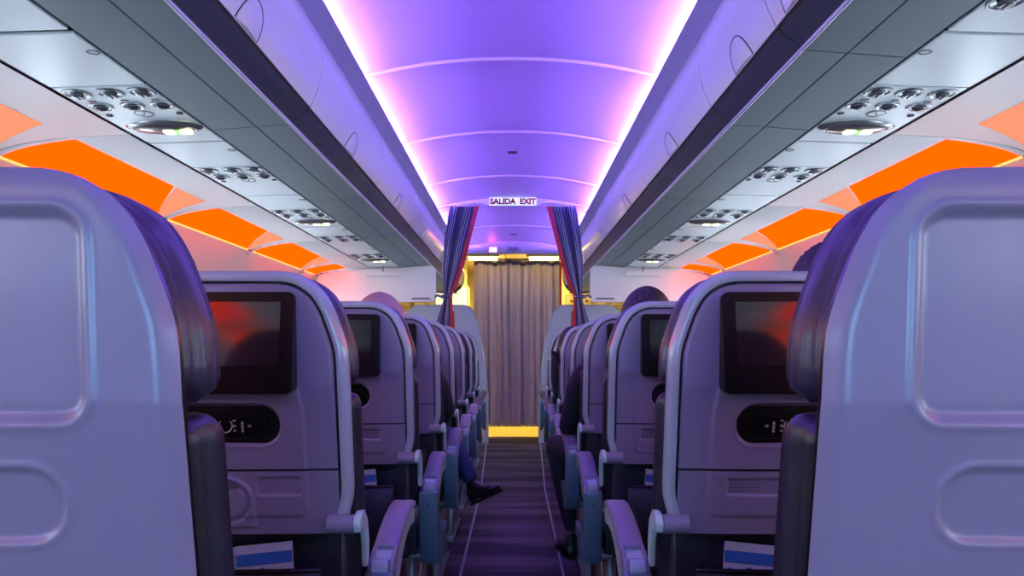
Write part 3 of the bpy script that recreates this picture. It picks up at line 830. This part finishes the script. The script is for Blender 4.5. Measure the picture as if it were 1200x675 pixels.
    top = [(.128, .545), (.145, .575), (.175, .588), (.21, .598), (.265, .617), (.33, .633), (.40, .643), (.455, .645), (.49, .638), (.508, .618)]
    bot = [(.508, .596), (.495, .584), (.45, .590), (.40, .589), (.35, .577), (.30, .553), (.26, .520), (.235, .485), (.215, .45), (.16, .44), (.13, .47)]
    ar = MB(); ar.prism(top+bot, lambda p, d: (ac+d, p[0], p[1]-.004), -.022, .022)
    ar = ar.build('armrest', M_armframe, r, bevel=.006, seg=3)
    b = MB(); P = []
    pt = top[3:]
    for yy, zz in pt:
        P.append([(ac-.027, yy, zz-.010), (ac-.026, yy, zz), (ac-.020, yy, zz+.004), (ac+.020, yy, zz+.004), (ac+.026, yy, zz), (ac+.027, yy, zz-.010)])
    b.grid(P); P0 = P[0]
    b.add(P[0], [(0,1,2,3,4,5)]); b.add(P[-1], [(5,4,3,2,1,0)])
    b.build('armrest_pad', arm or M_arm, ar, angle=60)
    b = MB()
    for q in (-.026, .018): b.prism([(.13, .54), (.14, .572), (.17, .590), (.212, .602), (.212, .575), (.15, .50), (.13, .50)], lambda p, d: (ac+d, p[0], p[1]), q, q+.008)
    b.build('hinge_ears', M_arm, ar, bevel=.002)
    b = MB(); b.tube([(ac-.0165, .15, .572), (ac+.0165, .15, .572)], .020, 16); b.build('hinge_knuckle', M_rim, ar, bevel=.002)
    # end fairing below the armrest
    b = MB(); b.prism([(.115, .568), (.160, .570), (.175, .52), (.19, .45), (.24, .415), (.34, .40), (.46, .40), (.46, .36), (.30, .33), (.22, .315), (.17, .325), (.135, .38), (.115, .47)], lambda p, d: (ac+d, p[0], p[1]), -.030, .030)
    fr = b.build('end_fairing', M_fairing, r, bevel=.008, seg=3)
    b = MB(); b.tube([(ac, .1165, .525), (ac, .1135, .525)], .0035, 8); b.build('screw', M_dark, fr)
    # seat cushion, frame and legs
    b = MB()
    P = []
    for k in range(13):
        y = .15+.45*k/12; e = min(1, k/1.5+.15, (12-k)/1.8+.2)
        P.append([(u, y, .455+.045*e*(1-abs(u/.235)**4)+.01*math.sin(9*y)) for u in [-.225+.45*j/16 for j in range(17)]]+[(.225, y, .36), (-.225, y, .36)])
    b.grid(P, closev=True); b.add(P[0], [tuple(range(19))]); b.add(P[-1], [tuple(range(18, -1, -1))])
    b.build('seat_cushion', M_leather, r, angle=60)
    x0, x1 = (A*.28, A*-1.25)
    b = MB(); b.tube([(x0, .24, .335), (x1, .24, .335)], .022, 10); b.tube([(x0, .50, .335), (x1, .50, .335)], .022, 10)
    b.build('frame_beam', M_metal, r)
    for lx in (A*.20, A*-.75):
        b = MB(); b.tube([(lx, .24, .33), (lx, .20, .0+.02)], [.02, .016], 10); b.tube([(lx, .50, .33), (lx, .54, .02)], [.02, .016], 10)
        b.tube([(lx, .50, .32), (lx, .22, .05)], .013, 8); b.box(lx-.02, lx+.02, .14, .62, 0, .02)
        b.build('leg', M_metal, r, bevel=.003)
    # kick bar and literature pocket
    b = MB(); P = []
    for z, y in ((.40, .075), (.45, .055), (.52, .045), (.585, .048), (.598, .056), (.590, .066), (.50, .072), (.40, .09)):
        P.append([(u, y-.018*(1-(u/.17)**2)*(1 if z > .42 else .4), z) for u in [-.17+.34*j/14 for j in range(15)]])
    b.grid(P, closeu=True); b.build('literature_pocket', M_leather, r)
    b = MB(); b.tube([(-.17, .052, .598), (-.1, .038, .599), (0, .033, .599), (.1, .038, .599), (.17, .052, .598)], .005, 8); b.build('pocket_edge', M_blackpl, r)
    b = MB(); b.box(-.21, .21, .10, .15, .36, .68); b.build('back_lower', M_leather, r, bevel=.01)
    return r
XC = .53
rows = [.655, 1.35, 2.205, 3.02, 3.74, 4.525]
nmrow = ['nearest', 'second', 'third', 'fourth', 'fifth', 'sixth']
SEAT = {}
for s, nm in SIDES:
    SEAT[s, 0] = make_seat(s, (s*XC, rows[0], 0), 'plain grey-lilac seat back without a screen filling the %s edge of the photo' % nm, 'plain')
    SEAT[s, 1] = make_seat(s, (s*XC, rows[1], 0), 'large lilac seat with black screen and %s, second row on the %s' % ('round cup holder' if s < 0 else 'printed tray label', nm), tray='cup' if s < 0 else 'label')
    base = make_seat(s, (s*XC, rows[2], 0), 'lilac seat with half of its screen in view, third row on the %s' % nm, tray='slot')
    SEAT[s, 2] = base
    for k in (3, 4, 5):
        c = copy_tree(base); c.location = (s*XC, rows[k], 0)
        c['label'] = ['', '', '', 'lilac seat showing only a sliver of screen, fourth row on the %s', 'narrow visible lilac seat edge, fifth row on the %s of the aisle', 'farthest pale-rimmed lilac seat, sixth row on the %s'][k] % nm
        SEAT[s, k] = c
    d0 = make_seat(s, (s*XC, 5.32, 0), 'dark leather seat just beyond the sixth row on the %s' % nm, shell=M_leather, arm=M_armlea, dark=True, group='dark seats ahead')
    c = copy_tree(d0); c.location = (s*XC, 6.12, 0); c['label'] = 'farthest dark leather seat before the partition on the %s' % nm

# ------------------------------------------------------------------ papers in the seat pockets
def magazines(x, y, z, label, w=.10, h=.11, flip=1, tilt=.1):
    r = empty('magazine', (x, y, z), label, 'magazine', 'reading matter in the seat pockets')
    r.rotation_euler = (-.15, tilt, 0)
    b = MB(); b.box(-w/2, w/2, -.002, .002, 0, h); b.build('cover', M_paperw, r, bevel=.0006)
    b = MB(); b.box(-w/2+.001, w/2-.001, -.0029, -.0021, h*.72, h*.88); b.build('blue_band', M_paperb, r)
    b = MB()
    random.seed(int(abs(x*1000)+y*100))
    for k in range(7):
        cx = random.uniform(-w*.38, w*.38); cz = random.uniform(h*.52, h*.66)
        b.prism(rrect(.006, .003, .0025, n=2, cx=cx, cy=cz), lambda p, d: (p[0], d, p[1]), -.0029, -.0021)
    b.build('printed_marks', M_paperb, r)
    return r
def booklet(x, y, z, label, w, h, tilt=0):
    r = empty('booklet', (x, y, z), label, 'booklet', 'reading matter in the seat pockets'); r.rotation_euler = (-.15, tilt, 0)
    b = MB(); b.box(-w/2, w/2, -.003, .003, 0, h); b.build('cover', M_paperw, r, bevel=.001)
    b = MB()
    for k in range(3): b.box(-w/2+.006, w/2-.006, -.0038, -.0031, h-.02-.014*k, h-.017-.014*k)
    b.build('fold_lines', M_rail, r)
for s in (-1, 1):
    nm = 'left' if s < 0 else 'right'
    for k in (1, 2):
        y = rows[k]+.052
        cx = s*XC
        magazines(cx-s*.07, y, .505, 'blue and white magazine in the pocket of the %s row seat, %s side' % (nmrow[k], nm), .11, .14, tilt=.10*s)
    booklet(s*XC+s*.03, rows[1]+.060, .50, 'pale folded booklet in the pocket of the second row seat on the %s' % nm, .13, .135)

# ------------------------------------------------------------------ passengers
def person(name, label, J, R, cloth, legs, skin, hair=None, hairmat=None, shoe=M_shoe, curls=False):
    """J: joints (world); continuous skinned body. J keys: pelvis chest neck head | l/r: sh el wr | hip kn an toe"""
    root = empty(name, (J['pelvis'][0], J['pelvis'][1], 0), label, 'person', None)
    O = Vector(root.location)
    V = []; E = []; rad = []; tagv = []
    def add(p, r, t, par=None):
        V.append(Vector(p)-O); rad.append(r); tagv.append(t)
        if par is not None: E.append((par, len(V)-1))
        return len(V)-1
    L = lambda a, b, t: Vector(a).lerp(Vector(b), t)
    pv = add(J['pelvis'], (.13, .11), 'leg')
    sp = add(L(J['pelvis'], J['chest'], .5), (.135, .10), 'top', pv)
    ch = add(J['chest'], (.155, .105), 'top', sp)
    up = add(L(J['chest'], J['neck'], .6), (.10, .075), 'top', ch)
    nk = add(J['neck'], (.052, .052), 'skin', up)
    hd0 = Vector(J['head']); nk0 = Vector(J['neck'])
    hb = add(hd0+Vector((0, 0, -.055)), (.060, .068), 'skin', nk)
    hm = add(hd0, (.076, .092), 'skin', hb)
    ht = add(hd0+Vector((0, -.008, .06)), (.062, .075), 'skin', hm)
    fwd = Vector(J.get('face', (0, 1, 0))).normalized(); sidev = fwd.cross(Vector((0, 0, 1)))
    add(hd0+fwd*.105+Vector((0, 0, -.02)), (.011, .014), 'skin', hm)
    for e in (-1, 1): add(hd0+sidev*e*.083+Vector((0, 0, -.015)), (.008, .018), 'skin', hm)
    for q in 'lr':
        sh = add(J[q+'sh'], (.065, .065), 'top', up)
        m1 = add(L(J[q+'sh'], J[q+'el'], .5), (.052, .052), 'top', sh)
        el = add(J[q+'el'], (.044, .044), 'top', m1)
        m2 = add(L(J[q+'el'], J[q+'wr'], .5), (.038, .038), 'top', el)
        wr = add(J[q+'wr'], (.027, .027), 'skin', m2)
        d = (Vector(J[q+'wr'])-Vector(J[q+'el'])).normalized()
        pl = add(Vector(J[q+'wr'])+d*.06, (.034, .016), 'skin', wr)
        sv = d.cross(Vector((0, 0, 1)))
        if sv.length < .2: sv = Vector((1, 0, 0))
        sv.normalize()
        for i, ln in enumerate((.062, .072, .068, .052)):
            o_ = (i-1.5)*.019
            a_ = add(Vector(J[q+'wr'])+d*.095+sv*o_, (.0095, .009), 'skin', pl)
            c_ = add(Vector(J[q+'wr'])+d*(.095+ln*.55)+sv*o_*1.05+Vector((0, 0, -.008)), (.009, .0085), 'skin', a_)
            add(Vector(J[q+'wr'])+d*(.095+ln*.9)+sv*o_*1.05+Vector((0, 0, -.026)), (.008, .0075), 'skin', c_)
        sg = -1 if q == 'l' else 1
        t1 = add(Vector(J[q+'wr'])+d*.04-sv*sg*-.035, (.011, .010), 'skin', pl)
        add(Vector(J[q+'wr'])+d*.08-sv*sg*-.05+Vector((0, 0, -.01)), (.0095, .009), 'skin', t1)
        hp = add(J[q+'hip'], (.085, .08), 'leg', pv)
        m3 = add(L(J[q+'hip'], J[q+'kn'], .5), (.078, .074), 'leg', hp)
        kn = add(J[q+'kn'], (.060, .060), 'leg', m3)
        m4 = add(L(J[q+'kn'], J[q+'an'], .4), (.056, .056), 'leg', kn)
        an = add(L(J[q+'kn'], J[q+'an'], .93), (.042, .042), 'leg', m4)
        an2 = add(J[q+'an'], (.034, .034), 'skin', an)
    me = bpy.data.meshes.new('body'); me.from_pydata([tuple(v) for v in V], E, [])
    o = bpy.data.objects.new('body', me); COL.objects.link(o)
    sk = o.modifiers.new('skin', 'SKIN'); sk.use_smooth_shade = True
    if not me.skin_vertices:
        bm = bmesh.new(); bm.from_mesh(me); bm.verts.layers.skin.verify(); bm.to_mesh(me); bm.free()
    for i, v in enumerate(me.skin_vertices[0].data): v.radius = rad[i]; v.use_root = (i == 0)
    ss = o.modifiers.new('sub', 'SUBSURF'); ss.levels = 2; ss.render_levels = 2
    bpy.context.view_layer.update()
    m2_ = bpy.data.meshes.new_from_object(o.evaluated_get(bpy.context.evaluated_depsgraph_get()))
    bpy.data.objects.remove(o)
    m2_.materials.clear()
    for q in (cloth, legs, skin): m2_.materials.append(q)
    key = {'top': 0, 'leg': 1, 'skin': 2}
    segs = [(V[a], V[b_], tagv[b_]) for a, b_ in E]
    for p in m2_.polygons:
        c = p.center; best = 9; t = 'top'
        for i, v in enumerate(V):
            d = (c-v).length - max(rad[i])*.6
            if d < best: best = d; t = tagv[i]
        p.material_index = key[t]; p.use_smooth = True
    body = bpy.data.objects.new('body', m2_); COL.objects.link(body); body.parent = root
    h = hd0-O
    if hair:
        b = MB(); P = []
        n, m = 30, 16
        for i in range(m+1):
            th = (hair)*i/m
            row = []
            for k in range(n):
                a = 2*PI*k/n
                back = -(fwd.x*math.cos(a)+fwd.y*math.sin(a))
                tt = th*(1+.22*back) if hair < 2.4 else th
                jit = 1+(.06*math.sin(5*a+7*tt)*math.sin(9*tt+3*a) if curls else .012*math.sin(14*a))
                row.append(h+Vector((.087*jit*math.sin(tt)*math.cos(a), .104*jit*math.sin(tt)*math.sin(a)-.004, .012+.118*jit*math.cos(tt))))
            P.append(row)
        b.grid([[tuple(v) for v in r_] for r_ in P], closev=True)
        b.build('hair', hairmat, root, solid=.006)
    # eyes and mouth so the face reads from the front
    b = MB()
    for e in (-1, 1):
        c = h+fwd*.083+sidev*e*.032+Vector((0, 0, .012)); b.ball(tuple(c), .011, .011, .008, 10, 6)
    b.build('eyes', M_white, root)
    b = MB(); c = h+fwd*.085+Vector((0, 0, -.055)); b.ball(tuple(c), .022, .008, .006, 12, 6); b.build('mouth', M_exittext, root)
    # shoes
    for q in 'lr':
        an, toe = Vector(J[q+'an'])-O, Vector(J[q+'toe'])-O
        d = (toe-an); heel = J.get(q+'heel'); 
        heel = (Vector(heel)-O) if heel else an+Vector((0, -.04, -.07))
        up_ = (an-(heel+toe)/2).normalized()
        ax = (toe-heel); Ln = ax.length; ax.normalize(); sd = ax.cross(up_).normalized(); up_ = sd.cross(ax).normalized()
        P = []
        for t, w, hh, lift in ((-.02, .012, .03, .0), (0, .030, .060, .0), (.10, .034, .100, 0), (.25, .034, .105, .0), (.40, .035, .075, .0), (.55, .040, .055, .0), (.72, .043, .045, .0), (.86, .038, .036, .002), (.96, .024, .026, .004), (1.0, .006, .014, .008)):
            c = heel+ax*Ln*t; row = []
            for k in range(16):
                a = 2*PI*k/16
                row.append(tuple(c+sd*w*math.cos(a)+up_*(lift+hh/2+hh/2*math.sin(a)*(1 if math.sin(a) > 0 else .9))))
            P.append(row)
        b = MB(); b.grid(P, closev=True); b.add(P[0], [tuple(range(16))]); b.add(P[-1], [tuple(range(16))])
        shn = b.build('shoe', shoe, root)
        b = MB(); pr = [(-.01, .030), (.1, .035), (.4, .034), (.7, .044), (.9, .036), (1.0, .01)]
        q1 = [heel+ax*Ln*t+sd*w for t, w in pr]+[heel+ax*Ln*t-sd*w for t, w in reversed(pr)]
        n = len(q1); b.add([tuple(v) for v in q1]+[tuple(v-up_*.012) for v in q1], [tuple(range(n)), tuple(range(2*n-1, n-1, -1))]+[(i, (i+1)%n, n+(i+1)%n, n+i) for i in range(n)])
        b.build('sole', M_blackpl, shn)
    return root
def seated(x, y, headx=None, headz=1.10, lean=0.0, w=.15):
    """default seated joints; y = shell plane of the seat, torso sits .2 ahead"""
    yb = y+.27
    hx = x if headx is None else headx
    J = dict(pelvis=(x, yb+.02, .56), chest=(x+(hx-x)*.5, yb-.01, .86), neck=(x+(hx-x)*.9, yb-.0, headz-.135), head=(hx, yb+.01, headz),
             lsh=(x-w+(hx-x)*.3, yb, .95), lel=(x-w-.01, yb+.06, .70), lwr=(x-.12, yb+.28, .66), rsh=(x+w+(hx-x)*.3, yb, .95), rel=(x+w+.01, yb+.06, .70), rwr=(x+.12, yb+.28, .66),
             lhip=(x-.09, yb+.08, .55), lkn=(x-.11, yb+.44, .555), lan=(x-.11, yb+.42, .12), ltoe=(x-.11, yb+.60, .02), lheel=(x-.11, yb+.36, .012),
             rhip=(x+.09, yb+.08, .55), rkn=(x+.11, yb+.44, .555), ran=(x+.11, yb+.42, .12), rtoe=(x+.11, yb+.60, .02), rheel=(x+.11, yb+.36, .012))
    return J
# left, third row: pink balding head leaning to the aisle
J = seated(-.60, rows[2]-.02, -.44, 1.078)
person('passenger', 'person with thin pinkish-grey hair, top of head above the third row seat on the left', J, None, M_greycloth, M_navy, M_skin, hair=1.25, hairmat=M_hairgrey)
# right, third row: dark short hair
J = seated(.56, rows[2]-.02, .455, 1.098)
person('passenger', 'person with short dark hair, head showing above the third row seat on the right', J, None, M_greycloth, M_navy, M_skin2, hair=1.45, hairmat=M_hair)
# right, second row: curly dark hair further from the aisle
J = seated(.78, rows[1]-.04, .692, 1.115)
person('passenger', 'person with curly dark hair beside the near seat on the right, above the second row', J, None, M_greycloth, M_jeans, M_skin2, hair=1.9, hairmat=M_hair, curls=True)
# right, sixth row
J = seated(.47, rows[5]-.02, .385, 1.035)
person('passenger', 'person with brown hair just visible above the sixth row seat on the right', J, None, M_navy, M_navy, M_skin2, hair=1.6, hairmat=M_hair)
# left, fourth row: crossed leg with black shoe in the aisle
J = seated(-.50, rows[3]-.02, -.50, .98)
J.update(rsh=(-.35, 3.28, .92), rel=(-.295, 3.32, .73), rwr=(-.40, 3.52, .68), rkn=(-.325, 3.62, .60), ran=(-.195, 3.57, .375), rheel=(-.190, 3.565, .275), rtoe=(-.055, 3.50, .352), rhip=(-.42, 3.36, .55))
person('passenger', 'person in dark jeans, legs crossed, black shoe poking into the aisle on the left', J, None, M_navy, M_jeans, M_skin, hair=1.5, hairmat=M_hair)
# right, fourth row: dark sleeve and knee leaning into the aisle
J = seated(.47, rows[3]-.02, .42, .93)
J.update(lsh=(.315, 3.26, .93), lel=(.252, 3.33, .66), lwr=(.30, 3.56, .62), lhip=(.36, 3.34, .52), lkn=(.215, 3.66, .56), lan=(.30, 3.62, .12), lheel=(.29, 3.56, .012), ltoe=(.25, 3.78, .02), chest=(.43, 3.27, .82))
person('passenger', 'person in navy clothes, sleeve and knee leaning into the aisle on the right', J, None, M_navy, M_navy, M_skin2, hair=1.5, hairmat=M_hair)

# ------------------------------------------------------------------ ambient light and added fill
w = bpy.data.worlds.new('world'); scene.world = w; w.use_nodes = True
bg = w.node_tree.nodes['Background']; bg.inputs['Color'].default_value = (.30, .50, .72, 1); bg.inputs['Strength'].default_value = .15
# open rear of the cabin: an added cool fill light for the seats, unseen, well behind the camera
def area(name, loc, rot, sx, sy, col, power):
    l = bpy.data.lights.new(name, 'AREA'); l.shape = 'RECTANGLE'; l.size = sx; l.size_y = sy; l.color = col; l.energy = power
    o = bpy.data.objects.new(name, l); COL.objects.link(o); o.location = loc; o.rotation_euler = rot
    return o
area('rear_fill_light', (0, -6.0, .95), (PI/2, 0, 0), 2.2, 1.5, (.24, .64, 1.0), 140)

# ------------------------------------------------------------------ camera and view
cam = bpy.data.cameras.new('camera'); co = bpy.data.objects.new('camera', cam); COL.objects.link(co)
co.location = (CAMX, 0, CAMZ); co.rotation_euler = (PI/2, 0, 0)
cam.sensor_width = 36; cam.lens = F/1200*36; cam.clip_start = .02
cam.shift_y = (409-337.5)/1200; cam.shift_x = -3/1200
scene.camera = co
scene.view_settings.view_transform = 'Standard'; scene.view_settings.look = 'None'
scene.view_settings.exposure = 0; scene.view_settings.gamma = 1; scene.view_settings.use_curve_mapping = False
